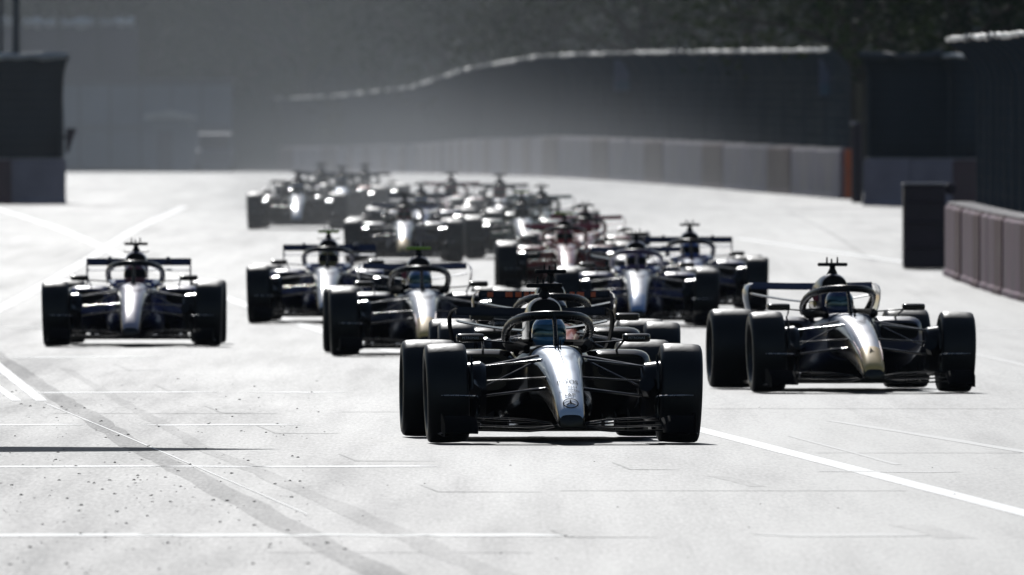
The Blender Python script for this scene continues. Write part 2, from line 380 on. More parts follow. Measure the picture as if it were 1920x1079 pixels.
# ------------------------------------------------------------------ background left: tall screen, cabins, kiosk
M_CABIN = mat('cabin_panel', (.20, .23, .27), .6, nscale=.4, var=.15); M_CABIN2 = mat('cabin_frame', (.12, .13, .16), .6, nscale=.4)
M_ROOF = mat('cabin_roof', (.6, .58, .54), .5, nscale=.5, var=.3); M_STAND = mat('stand_screen', (.085, .08, .105), .7, nscale=.3, var=.2)
t = empty('grandstand_screen', (-27, 1150, zg(1150))); tag(t, 'tall dark screened stand behind the left fence with a sunlit top edge', 'grandstand')
for i in range(5):
    q = MB(); q.box((i*2.1 - 2.6, 0, 3.95), (2.04, .3, 7.9), ch=.04); q.build('screen_panel', M_STAND, t)
    q = MB(); q.box((i*2.1 - 3.65, -.25, 4.0), (.14, .2, 8.0)); q.build('post', M_POST, t)
    q = MB(); q.tube([(i*2.1 - 3.6 + .23*j, -.1, 8.05 + random.uniform(-.05, .05)) for j in range(9)], [.30*random.uniform(.3, 1.5) for _ in range(9)], 6); q.build('top_rail', M_RAIL, t)
t = empty('site_cabin', (-19.5, 1120, zg(1120))); tag(t, 'blue-grey two-storey cabin block beyond the left end of the track', 'cabin')
q = MB(); q.box((0, 1.5, 2.4), (9.6, 3, 4.8), ch=.05); q.build('shell', M_CABIN2, t)
for k in range(2):
    for i in range(6):
        q = MB(); q.box((-4.0 + i*1.6, -.04, 1.22 + 2.3*k), (1.5, .1, 2.1), ch=.03); pn = q.build('wall_panel', M_CABIN, t)
q = MB(); q.box((0, 1.4, 4.85), (9.9, 3.4, .12), ch=.03); q.build('roof', M_CABIN2, t)
q = MB(); q.box((0, -.16, 2.36), (9.7, .2, .14), ch=.03); q.build('ledge', M_CABIN, t)
t = empty('kiosk', (-17.6, 1100, zg(1100))); tag(t, 'small kiosk with pale pitched roof in front of the cabin block', 'kiosk')
q = MB(); q.box((0, 0, 1.35), (2.2, 2, 2.7), ch=.04); q.build('walls', M_CABIN, t)
q = MB(); q.quadmesh([[(-1.35, y, 2.72), (1.35, y, 2.72), (1.3, y, 2.85), (.0, y, 3.2), (-1.3, y, 3.0)] for y in (-1.3, 1.3)]); q.build('roof', M_ROOF, t)
q = MB(); q.box((-.3, -1.02, 1.1), (.8, .05, 2.1)); q.build('door', M_CABIN2, t)
t = empty('parked_van', (-15.1, 1085, zg(1085))); tag(t, 'grey parked van with a sun glint at the far end of the track', 'van')
q = MB(); q.quadmesh([[(-.95*k, y, .35), (.95*k, y, .35), (1.0*k, y, 1.0), (.86*k, y, h), (-.86*k, y, h), (-1.0*k, y, 1.0)] for y, h, k in ((-2.2, 1.05, .93), (-1.5, 1.2, 1), (-.9, 1.95, 1), (2.2, 2.0, .98))]); q.build('body', M_CABIN2, t)
q = MB(); q.quadmesh([[(-.74, -1.5, 1.24), (.74, -1.5, 1.24), (.70, -1.0, 1.85), (-.70, -1.0, 1.85)], [(-.74, -1.53, 1.25), (.74, -1.53, 1.25), (.70, -1.03, 1.86), (-.70, -1.03, 1.86)]]); q.build('windscreen', mat('dark_glass', (.02, .02, .02), .05), t)
for sx in (-1, 1):
    for yy in (-1.4, 1.4):
        q = MB(); q.lathe_x([(-.1, .0), (-.1, .32), (.1, .32), (.1, 0)], 16); q.build('wheel', M_RUB, t, loc=(sx*.86, yy, .33))

# ------------------------------------------------------------------ trees
M_BARK = mat('bark', (.075, .06, .045), .9, nscale=8, bump=.4)
def leaf_mat(name, col):
    m = mat(name, col, .7, nscale=.5, var=.45, spec=.12)
    N = m.node_tree.nodes; L = m.node_tree.links; p = N['Principled BSDF']; out = N['Material Output']
    tr = N.new('ShaderNodeBsdfTranslucent'); tr.inputs[0].default_value = (col[0]*1.2, col[1]*1.3, col[2]*.7, 1)
    ms = N.new('ShaderNodeMixShader'); ms.inputs[0].default_value = .22
    L.new(p.outputs[0], ms.inputs[1]); L.new(tr.outputs[0], ms.inputs[2]); L.new(ms.outputs[0], out.inputs[0]); return m
LEAVES = [leaf_mat('leaf_dark', (.022, .034, .016)), leaf_mat('leaf_olive', (.034, .042, .020)), leaf_mat('leaf_grey', (.032, .042, .030))]
def tree_mesh(seed, h, rad):
    rg = random.Random(seed); tr = MB(); cr = MB(); clumps = []
    tr.tube([(0, 0, -.1), (.05, 0, h*.15), (.1, .08, h*.35), (.0, .1, h*.6)], [.34, .27, .2, .1], 9)
    for i in range(9):
        a = rg.random()*6.28; z0 = h*rg.uniform(.16, .5); r1 = rad*rg.uniform(.5, .95); z1 = z0 + h*rg.uniform(.08, .35)
        e = Vector((r1*math.cos(a), r1*math.sin(a), z1))
        tr.tube([(0.05, .05, z0), (e.x*.5, e.y*.5, (z0+z1)/2 + .2), e], [.13, .08, .03], 6); clumps.append((e, rad*rg.uniform(.30, .5)))
    for i in range(26):
        a = rg.random()*6.28; z = h*rg.uniform(.16, .95); k = math.sin(math.pi*min(1, max(.0, (z/h - .05)))**.8); q = rad*max(.15, k)*rg.uniform(.2, .95)
        clumps.append((Vector((q*math.cos(a), q*math.sin(a), z)), rad*rg.uniform(.24, .42)))
    for c, r in clumps:
        for j in range(105):
            v = Vector((rg.gauss(0, 1), rg.gauss(0, 1), rg.gauss(0, .8))); v.normalize(); p = c + v * r * rg.uniform(.45, 1.05)
            s = rg.uniform(.10, .21); u = Vector((rg.uniform(-1, 1), rg.uniform(-1, 1), rg.uniform(-.8, .4))).normalized(); w = u.orthogonal().normalized()
            b = len(cr.v); cr.v += [p - u*s, p + w*s*.55, p + u*s, p - w*s*.55 + u*.03]; cr.f.append((b, b+1, b+2, b+3)); cr.m.append(0)
    tm = tr.mesh('trunk'); cm = bpy.data.meshes.new('crown'); cm.from_pydata([tuple(p) for p in cr.v], [], cr.f); return tm, cm
TREES = [tree_mesh(1, 12.5, 4.6), tree_mesh(2, 11, 4.2), tree_mesh(3, 14, 5.0)]
def tree(X, d, k, sc, label, lm):
    t = empty('broadleaf_tree', (X, d, zg(d)), random.random()*6.28); t.scale = (sc, sc, sc); tag(t, label, 'tree', 'trees behind the fences')
    link('trunk', TREES[k][0], M_BARK, t); link('crown', TREES[k][1], LEAVES[lm], t)
RT = [(9.6, 590), (13.4, 575), (17.5, 566), (21.5, 572), (11.8, 560.5)]
ord_ = ['first', 'second', 'third', 'fourth', 'fifth', 'sixth', 'seventh', 'eighth', 'ninth', 'tenth', 'eleventh', 'twelfth', 'thirteenth']
for i, (X, d) in enumerate(sorted(RT)):
    tree(X, d, i % 3, 1.0, 'dark tree behind the right-hand fences, %s from the gap going right' % ord_[i], 0)
for i, (X, d) in enumerate([(10, 640), (7.6, 690), (4.6, 740), (1.5, 800), (-1.2, 880), (-3.0, 985), (-6.5, 1080), (-11, 1140), (-15.5, 1160), (-20, 1180), (-25, 1185), (-30, 1190)]):
    tree(X, d, (i + 1) % 3, 1.05 if d < 900 else 1.25, 'hazy tree beyond the curving far fence, %s counting from the right' % ord_[i], (i + 1) % 3)
for i, (X, d) in enumerate([(18, 690), (13, 730), (9, 790), (6, 860), (3, 960), (0, 1100), (-8, 1210), (-17, 1230), (-27, 1240)]):
    tree(X, d, (i + 2) % 3, 1.45, 'tall back-row tree rising above the far fence, %s counting from the right' % ord_[i], i % 3)
# added wooded slope that keeps bright sky from showing between the trees
M_WOOD = mat('wooded_slope', (.028, .036, .020), .9, nscale=.12, var=.5, bump=1.0)
hb = MB(); rg = random.Random(5); xs = [-160 + 8*i for i in range(41)]; rows = []
for j in range(14):
    d = 1290 + j*14; rows.append([(x, d + rg.uniform(-4, 4), zg(d) - .3 + (0 if j == 0 else (45*(1-math.exp(-j/3.2)) + rg.uniform(-2.5, 2.5)))) for x in xs])
hb.quadmesh(rows, closed=False); tag(hb.build('sky_screen_hill', M_WOOD), kind='structure')
# trunk and low post standing in the dark gap on the right
t = empty('gate_post', (8.66, 535, zg(535))); tag(t, 'brown weathered post standing in the dark gap of the right fence', 'post')
q = MB(); q.tube([(0, 0, 0), (0, 0, 2.0)], .14, 8); q.build('shaft', M_DARKPAD, t)
q = MB(); q.box((.05, 0, 2.5), (.16, .14, 1.0), ch=.03); q.build('sleeve', mat('old_wood', (.14, .11, .07), .8), t)
q = MB(); q.box((-.06, -.02, 1.98), (.24, .2, .12), ch=.04); q.build('bracket', M_WALLTOP, t)

# ================================================================== RACING CARS  (local: x across, y backwards from the front axle, z up)
def paint(name, col, rough=.32, metal=0., coat=.8, var=.08): return mat(name, col, rough, metal, coat, var, 3.0, coatr=.04)
M_CARBON = mat('carbon_black', (.004, .004, .005), .16, 0., .0, .2, 9., rvar=.03, spec=.3)
M_MATTE = mat('matte_black', (.004, .004, .005), .55, 0., 0., .2, 9., spec=.15)
M_PAD = mat('headrest_foam', (.005, .005, .006), .85, 0., 0., .2, 9., spec=.03)
M_WINGB = mat('wing_black', (.004, .004, .005), .22, 0., 0., .2, 9., spec=.12, rvar=.03)
M_SATIN = mat('satin_black', (.004, .004, .005), .28, 0., 0., .2, 9., spec=.25, rvar=.04)
M_TYRE = mat('tyre_rubber', (.0055, .0055, .006), .46, 0., 0., .25, 14., bump=.08, spec=.36)
M_TYREB = mat('tip_black', (.006, .006, .007), .5, 0., 0., .2, 9., spec=.3)
M_EDGE = mat('edge_glint_metal', (.45, .45, .47), .28, .9, 0., .2, 20.)  # pale metal colour puts the bright glint line on the black wing edge
M_RIM = mat('rim_dark', (.03, .03, .032), .35, .6, 0., .2)
M_ARM = mat('suspension_carbon', (.006, .006, .007), .14, 0., .0, .2, 9.)
M_VISOR = mat('visor', (.02, .10, .13), .08, .3, 1., .1)
M_GLASS = mat('mirror_glass', (.5, .5, .52), .05, 1., 0., .05)

def sup(w, zt, zb, n=26, e=3.0, eb=3.0, cx=0., y=0., zc=None):
    """closed section: superellipse upper half with exponent e, lower half eb"""
    zc = zb + (zt - zb) * .5 if zc is None else zc; out = []
    for k in range(n):
        a = 2*math.pi*k/n; c, s = math.cos(a), math.sin(a); q = e if s >= 0 else eb
        out.append((cx + w*math.copysign(abs(c)**(2/q), c), y, zc + ((zt-zc) if s >= 0 else (zc-zb))*math.copysign(abs(s)**(2/q), s)))
    return out
NOSE = [(-1.135, .082, .215, .125), (-1.12, .092, .245, .118), (-1.05, .098, .29, .118), (-.95, .104, .34, .13), (-.8, .110, .405, .155), (-.5, .124, .495, .20), (-.1, .142, .585, .26), (.4, .165, .655, .30), (.9, .205, .70, .30)]
def lerp_tab(T, y):
    if y <= T[0][0]: return T[0]
    for a, b in zip(T, T[1:]):
        if y <= b[0]:
            t = (y-a[0])/(b[0]-a[0]); return tuple(p + (q-p)*t for p, q in zip(a, b))
    return T[-1]
def nose_top(x, y):
    _, w, zt, zb = lerp_tab(NOSE, y); zc = zb + (zt-zb)*.45; t = min(.97, abs(x)/w)
    return zc + (zt-zc)*(1 - t**3.2)**(1/3.2)
MESH = {}
def keep(name, mbuilder, sharp=35): MESH[name] = mbuilder.mesh(name, sharp); return MESH[name]

# nose: slots 0 = underside/sides, 1 = top paint, 2 = tip paint
ys = [NOSE[0][0], -1.128, -1.12, -1.09] + [-1.05 + .0975*i for i in range(21)]
rings = []
for y in ys:
    _, w, zt, zb = lerp_tab(NOSE, y); rings.append(sup(w, zt, zb, 40, 3.2, 4, 0, y, zb + (zt-zb)*.45))
def nose_mi(i, j):
    if 2 <= j <= 17: return 2 if ys[i] < -.80 else 1
    return 0
q = MB(); q.quadmesh(rings, mi=nose_mi, capmi=0); keep('nose', q, 50)
# survival cell: y .9 -> 3.0, cockpit rim left open between the headrests
q = MB(); S = [(.88, .21, .70, .28), (1.05, .26, .70, .24), (1.3, .30, .66, .18), (1.7, .33, .64, .12), (2.2, .34, .66, .10), (2.7, .30, .62, .10), (3.4, .2, .5, .10), (4.0, .12, .40, .14)]
q.quadmesh([sup(w, zt, zb, 28, 4, 4, 0, y) for y, w, zt, zb in S]); keep('survival_cell', q)
for s, nm in ((-1, 'headrest_l'), (1, 'headrest_r')):
    q = MB(); q.tube([(s*.21, .92, .68), (s*.245, 1.15, .695), (s*.27, 1.5, .695), (s*.275, 1.9, .69), (s*.24, 2.2, .685), (s*.12, 2.32, .69)], [.025, .035, .042, .046, .048, .045], 10, (1, 1)); keep(nm, q)
# airbox + engine cover
q = MB(); S = [(2.26, .118, 1.030, .70), (2.32, .130, 1.045, .66), (2.6, .135, 1.04, .60), (3.0, .13, 1.0, .5), (3.4, .11, .90, .4), (3.8, .06, .78, .35), (4.1, .03, .66, .35)]
q.quadmesh([sup(w, zt, zb, 28, 2.2, 3, 0, y, zt - .14) for y, w, zt, zb in S]); keep('engine_cover', q, 40)
q = MB(); q.quadmesh([sup(w, 1.025 - k, .86 + k, 24, 2.2, 2.2, 0, y) for y, w, k in ((2.235, .108, 0), (2.255, .112, -.004), (2.258, .09, .02))]); keep('air_intake', q)
q = MB(); q.quadmesh([[(x, 2.9, .98), (x, 3.3, .96), (x, 4.0, .82), (x, 4.05, .70), (x, 3.2, .86)] for x in (-.008, .008)]); keep('shark_fin', q)
# sidepods
for s, nm in ((-1, 'sidepod_l'), (1, 'sidepod_r')):
    q = MB(); S = [(1.62, .50, .20, .63, .36), (1.68, .50, .235, .655, .33), (1.9, .50, .26, .665, .28), (2.3, .49, .26, .64, .20), (2.8, .44, .22, .54, .12), (3.3, .36, .15, .40, .09), (3.7, .30, .09, .26, .09)]
    q.quadmesh([sup(w, zt, zb, 24, 4.5, 3, s*cx, y) for y, cx, w, zt, zb in S]); keep(nm, q)
    q = MB(); q.quadmesh([sup(w, .61, .46, 20, 4, 4, s*.52, y) for y, w in ((1.60, .17), (1.615, .172))]); keep('inlet' + nm[-2:], q)
# floor with fences
q = MB(); q.quadmesh([[(-w, y, z), (w, y, z), (w, y, z + .03), (-w, y, z + .03)] for y, w, z in ((.95, .32, .085), (1.2, .52, .075), (1.6, .72, .062), (2.2, .78, .055), (3.1, .77, .055), (3.55, .55, .06), (4.0, .50, .17))]); keep('floor', q, 20)
for s in (-1, 1):
    for k, x in enumerate((.34, .44, .54, .66)):
        q = MB(); q.quadmesh([[(s*(x + .05*t) - .004, .98 + .12*k + .5*t, .075), (s*(x + .05*t) - .004, .98 + .12*k + .5*t, .20 - .05*t + .02*k), (s*(x + .05*t) + .004, .98 + .12*k + .5*t, .20 - .05*t + .02*k), (s*(x + .05*t) + .004, .98 + .12*k + .5*t, .075)] for t in (0, .5, 1)]); keep('ff_%d_%d' % (s, k), q)
# front wing: four elements, kicked up ahead of the tyres
def wing_top(x):
    T = [(.0, .135), (.12, .145), (.3, .172), (.5, .18), (.668, .19), (.675, .275), (.72, .340), (.80, .350), (1.0, .350)]
    return lerp_tab([(a, b) for a, b in T], abs(x))[1]
def wing_low(x): return .085 + .035*max(0, 1 - abs(abs(x) - .10)/.14) + .02*min(1, abs(x))
WX = [-.665, -.62, -.55, -.5, -.4, -.3, -.2, -.12]
for side in (-1, 1):
    for e in range(4):
        q = MB(); rr = []
        for x in WX:
            X = -side*x; T, B = wing_top(x), wing_low(x)
            z0 = B + (T-B)*(e/3.0)**.9; z1 = z0 + .006; y0 = -1.14 + .13*e + .10*abs(x)**2; y1 = y0 + .16
            ym, zm = (y0+y1)/2, (z0+z1)/2 - .006
            rr.append([(X, y0, z0), (X, ym, zm), (X, y1, z1), (X, y1 + .003, z1 + .005), (X, ym, zm + .012), (X, y0 + .004, z0 + .009)])
        q.quadmesh(rr); keep('wing_%d_%d' % (side, e), q, 40)
    q = MB(); q.quadmesh([[(side*(.91 + .008*math.sin(3*t)) + dx, -1.06 + .56*t, .055), (side*(.91 + .008*math.sin(3*t)) + dx, -1.06 + .56*t, .15 + .07*min(1, t*1.9)),] for t in (0, .15, .3, .5, .75, 1) for dx in (0,)], closed=False)
    keep('endplate_%d' % side, q)
    q = MB(); q.tube([(side*.90, -.85, .07), (side*.91, -.7, .075), (side*.91, -.55, .07)], .018, 6, (1.8, .6)); keep('footplate_%d' % side, q)
    q = MB(); q.tube([(side*x, -.61 + .02*(x - .68), .347 + .003*math.sin(9*x)) for x in (.655, .69, .74, .80, .86, .915)], [.003, .004, .0045, .0045, .004, .002], 8); keep('flap_edge_%d' % side, q, 60)
    q = MB(); rr = []
    for x in (.668, .69, .725, .78, .86, .905):
        kk = min(1, (x - .668)/.06); zt = .185 + .02*kk*(2 - kk)
        rr.append([(side*x, -1.05 + .1*kk, .085), (side*x, -.92, .085 + (zt - .085)*.5), (side*x, -.79, zt), (side*x, -.782, zt), (side*x, -.91, .075 + (zt - .085)*.5), (side*x, -1.0 + .1*kk, .075)])
    q.quadmesh(rr); keep('wing_tip_%d' % side, q, 50)
    # thin curved turning vane between flap and tyre
    q = MB(); q.tube([(side*.665, -.62, .345), (side*.650, -.60, .33), (side*.642, -.585, .28), (side*.648, -.58, .22), (side*.662, -.58, .17)], [.006, .010, .012, .010, .005], 6, (1, 1.5)); keep('vane_%d' % side, q)
# suspension arms (front, then rear)
for s in (-1, 1):
    ARMS = {'wishbone': [((.16, -.14, .60), (.655, .0, .545)), ((.17, .36, .625), (.655, .02, .54)), ((.13, -.18, .395), (.655, -.02, .33)), ((.16, .40, .385), (.655, .02, .325))],
            'pushrod': [((.20, .10, .585), (.58, .02, .40))], 'track_rod': [((.12, -.20, .475), (.64, -.10, .445))]}
    for nm, L_ in ARMS.items():
        for i, (a, b) in enumerate(L_):
            q = MB(); A, B = Vector((s*a[0], a[1], a[2])), Vector((s*b[0], b[1], b[2])); mid = (A + B)/2
            r = .022 if nm == 'wishbone' else .015
            q.tube([A, mid, B], [r*1.25, r, r*.9], 8, (1.3, .42)); keep('%s_%d_%d' % (nm, s, i), q)
    for k, (a, b) in enumerate([((.12, 3.3, .42), (.62, 3.6, .46)), ((.12, 3.8, .42), (.62, 3.62, .45)), ((.14, 3.2, .2), (.62, 3.58, .26)), ((.14, 3.8, .2), (.62, 3.62, .26))]):
        q = MB(); q.tube([(s*a[0], a[1], a[2]), (s*b[0], b[1], b[2])], .02, 8, (1.4, .5)); keep('ra_%d_%d' % (s, k), q)
# wheels
def tyre_prof(hw, r): return [(-hw*.86, .245), (-hw*.95, .255), (-hw, .29), (-hw*.99, r-.035), (-hw*.93, r-.014), (-hw*.82, r-.004), (-hw*.5, r), (0, r+.001), (hw*.5, r), (hw*.82, r-.004), (hw*.93, r-.014), (hw*.99, r-.035), (hw, .29), (hw*.95, .255), (hw*.86, .245)]
for nm, hw in (('f', .1525), ('r', .2025)):
    q = MB(); q.lathe_x(tyre_prof(hw, .36), 64); keep('tyre_' + nm, q, 60)
    q = MB(); q.lathe_x([(-hw*.84, .25), (-hw*.88, .235), (-hw*.7, .22), (-hw*.62, .06), (-hw*.72, .045), (-hw*.72, .001)], 40); q.lathe_x([(hw*.84, .25), (hw*.88, .235), (hw*.7, .22), (hw*.62, .06), (hw*.72, .045), (hw*.72, .001)], 40); q.lathe_x([(-hw*.84, .248), (hw*.84, .248)], 40); keep('rim_' + nm, q, 30)
q = MB(); q.lathe_x([(-.09, .001), (-.09, .17), (-.06, .21), (.05, .225), (.09, .20), (.09, .001)], 28); q.tube([(-.02, -.2, .02), (-.06, -.30, .06)], [.08, .06], 8); keep('brake_duct', q)
q = MB(); q.tube([(0, -.33, .02), (.0, -.31, .13), (.0, -.2, .26)], [.010, .014, .010], 6, (1, 2.4)); keep('wheel_vane', q)
# mirrors
for s in (-1, 1):
    q = MB(); q.quadmesh([sup(w, .752 + h, .752 - h, 20, 6, 6, s*.61, y) for y, w, h in ((1.16, .085, .018), (1.18, .098, .028), (1.22, .102, .032), (1.30, .098, .031), (1.305, .09, .026))]); keep('mirror_%d' % s, q, 50)
    q = MB(); q.box((s*.61, 1.308, .752), (.17, .006, .045), ch=.003); keep('mglass_%d' % s, q)
    q = MB(); q.tube([(s*.55, 1.24, .735), (s*.42, 1.26, .722), (s*.24, 1.3, .71)], .011, 8, (1.4, .6)); q.tube([(s*.52, 1.24, .73), (s*.50, 1.5, .69), (s*.49, 1.75, .65)], .009, 6); keep('mstem_%d' % s, q)
# halo
H = [(.285, 2.22, .70), (.302, 2.1, .745), (.306, 1.95, .79), (.298, 1.78, .832), (.277, 1.6, .866), (.243, 1.42, .889), (.195, 1.27, .906), (.133, 1.16, .914), (.065, 1.10, .918), (0, 1.085, .919)]
pts = H + [(-x, y, z) for x, y, z in reversed(H[:-1])]
q = MB(); q.tube(pts, .032, 14, (1.0, 1.0)); keep('halo_hoop', q, 60)
q = MB(); q.tube([(0, 1.09, .905), (0, 1.0, .84), (0, .93, .78), (0, .86, .69)], [.022, .019, .020, .026], 10, (.8, 1.5)); keep('halo_pillar', q, 60)
# camera bar on the airbox
q = MB(); q.tube([(0, 2.42, 1.03), (0, 2.40, 1.09), (0, 2.40, 1.125)], [.055, .028, .025], 10, (1, 1.4)); keep('camera_stem', q)
q = MB(); q.quadmesh([sup(.016*k, 1.145 + .017*k, 1.145 - .017*k, 12, 4, 4, 0, 0) for k in (1,)] * 2, caps=False) if False else None
q = MB(); q.box((0, 2.39, 1.128), (.265, .085, .032), ch=.008); keep('camera_bar', q)
q = MB()
for x, h in ((-.05, .05), (-.008, .035), (.045, .052)): q.tube([(x, 2.40, 1.14), (x, 2.40, 1.145 + h)], [.010, .007], 6)
keep('camera_antennae', q)
q = MB(); q.tube([(-.14, 2.5, 1.05), (-.12, 2.48, 1.035), (.12, 2.48, 1.035), (.14, 2.5, 1.05)], .006, 5); keep('roll_hoop_wing', q)
# antennae on the nose
q = MB()
for x, y, h in ((-.018, .62, .085), (.0, .55, .10), (.018, .62, .07)): q.tube([(x, y, nose_top(x, y) - .01), (x, y + .01, nose_top(x, y) + h)], [.006, .003], 6)
keep('nose_antenna', q)
# rear wing A: rolled tips
def foil(xs, fz, fy, chord, th, up=.0):
    q = MB(); rr = []
    for x in xs:
        y, z = fy(x), fz(x); rr.append([(x, y, z), (x, y + chord*.45, z - th*.3 + up*.4), (x, y + chord, z + up), (x, y + chord, z + up + .006), (x, y + chord*.45, z + th + up*.4), (x, y + .006, z + .008)])
    return q.quadmesh(rr)
XS = [-.56 + .07*i for i in range(17)]
keep('rw_flap', foil(XS, lambda x: .918 + .010*(x/.56)**2, lambda x: 4.20, .08, .006, .056), 30)
keep('rw_main', foil(XS, lambda x: .80 + .075*(abs(x)/.56)**1.6, lambda x: 4.0, .26, .016, .010), 30)
for s in (-1, 1):
    q = MB(); pr = [(.555, .98, .30), (.590, .955, .34), (.604, .91, .38), (.60, .84, .40), (.585, .76, .36), (.555, .69, .30), (.51, .63, .22), (.47, .56, .18)]
    rr = []
    for x, z, w in pr: rr.append([(s*x, 4.0, z), (s*(x + .012), 4.0 + .02, z), (s*(x + .012), 4.0 + w, z), (s*x, 4.0 + w, z)])
    q.quadmesh(rr); keep('rw_end_%d' % s, q, 40)
    q = MB(); q.quadmesh([[(s*.585 + dx, 3.98, .985), (s*.585 + dx, 4.38, .985), (s*.585 + dx, 4.36, .62), (s*.585 + dx, 4.1, .58), (s*.585 + dx, 4.0, .7)] for dx in (-.007, .007)]); keep('rwb_end_%d' % s, q)
    q = MB(); q.quadmesh([[(s*.33 - w, y, .955), (s*.33 + w, y, .955), (s*.33 + w*.3, y, .955 + .05), (s*.33 - w*.3, y, .955 + .05)] for y, w in ((4.16, .03), (4.32, .05))]); keep('rwb_horn_%d' % s, q)
keep('rwb_flap', foil([x*1.03 for x in XS], lambda x: .905, lambda x: 4.20, .08, .008, .075), 30)
keep('rwb_main', foil([x*1.03 for x in XS], lambda x: .845, lambda x: 4.0, .26, .02, .012), 30)
q = MB(); q.tube([(-.03, 4.0, .55), (-.03, 3.92, .72), (-.03, 4.05, .87)], .016, 6, (.6, 2.2)); q.tube([(.03, 4.0, .55), (.03, 3.92, .72), (.03, 4.05, .87)], .016, 6, (.6, 2.2)); keep('rw_pylon', q)
keep('beam_wing', foil([-.47 + .094*i for i in range(11)], lambda x: .50 + .03*math.cos(x*4), lambda x: 4.0, .22, .014, .05), 30)
q = MB(); q.quadmesh([[(-w, y, z0), (w, y, z0), (w, y, z1), (-w, y, z1)] for y, w, z0, z1 in ((3.5, .16, .1, .45), (4.0, .09, .24, .42), (4.35, .05, .28, .38))]); keep('crash_structure', q)
# steering wheel
q = MB(); q.box((0, 1.22, .58), (.26, .03, .15), ch=.012); q.tube([(0, 1.22, .58), (0, 1.0, .56)], .02, 8); keep('steering_wheel', q)
# emblem-like and lettered marks are mapped onto the nose surface
def map_nose(mesh_pts, cy, sx, sy, cx=0., lift=.0035):
    out = []
    for x, yy in mesh_pts:
        X, Y = cx + x*sx, cy - yy*sy      # reading from the front: text top faces the cockpit -> larger y
        Y = cy + yy*sy
        out.append((X, Y, nose_top(X, Y) + lift))
    return out
def text_mesh(name, txt):
    c = bpy.data.curves.new(name, 'FONT'); c.body = txt; c.align_x = 'CENTER'; c.align_y = 'CENTER'; c.resolution_u = 2
    o = bpy.data.objects.new(name, c); COL.objects.link(o); dg = bpy.context.evaluated_depsgraph_get()
    me = bpy.data.meshes.new_from_object(o.evaluated_get(dg)); bpy.data.objects.remove(o); bpy.data.curves.remove(c); return me
def nose_text(name, txt, cy, width, length, m, parent, cx=0.):
    me = text_mesh(name, txt); xs = [v.co.x for v in me.vertices]; ysx = [v.co.y for v in me.vertices]
    w = max(xs) - min(xs); h = max(ysx) - min(ysx); mx, my = (max(xs)+min(xs))/2, (max(ysx)+min(ysx))/2
    bm = bmesh.new(); bm.from_mesh(me); bmesh.ops.subdivide_edges(bm, edges=bm.edges, cuts=1); bmesh.ops.triangulate(bm, faces=bm.faces); bm.to_mesh(me); bm.free()
    for v in me.vertices:
        X = cx + (v.co.x - mx)*width/w; Y = cy + (v.co.y - my)*length/h; v.co = (X, Y, nose_top(X, Y) + .004)
    return link(name, me, m, parent)
def flat_text(name, txt, width, height, m, parent, fn):
    me = text_mesh(name, txt); xs = [v.co.x for v in me.vertices]; ysx = [v.co.y for v in me.vertices]
    w = max(xs) - min(xs); h = max(ysx) - min(ysx); mx, my = (max(xs)+min(xs))/2, (max(ysx)+min(ysx))/2
    for v in me.vertices: v.co = fn((v.co.x - mx)*width/w, (v.co.y - my)*height/h)
    return link(name, me, m, parent)

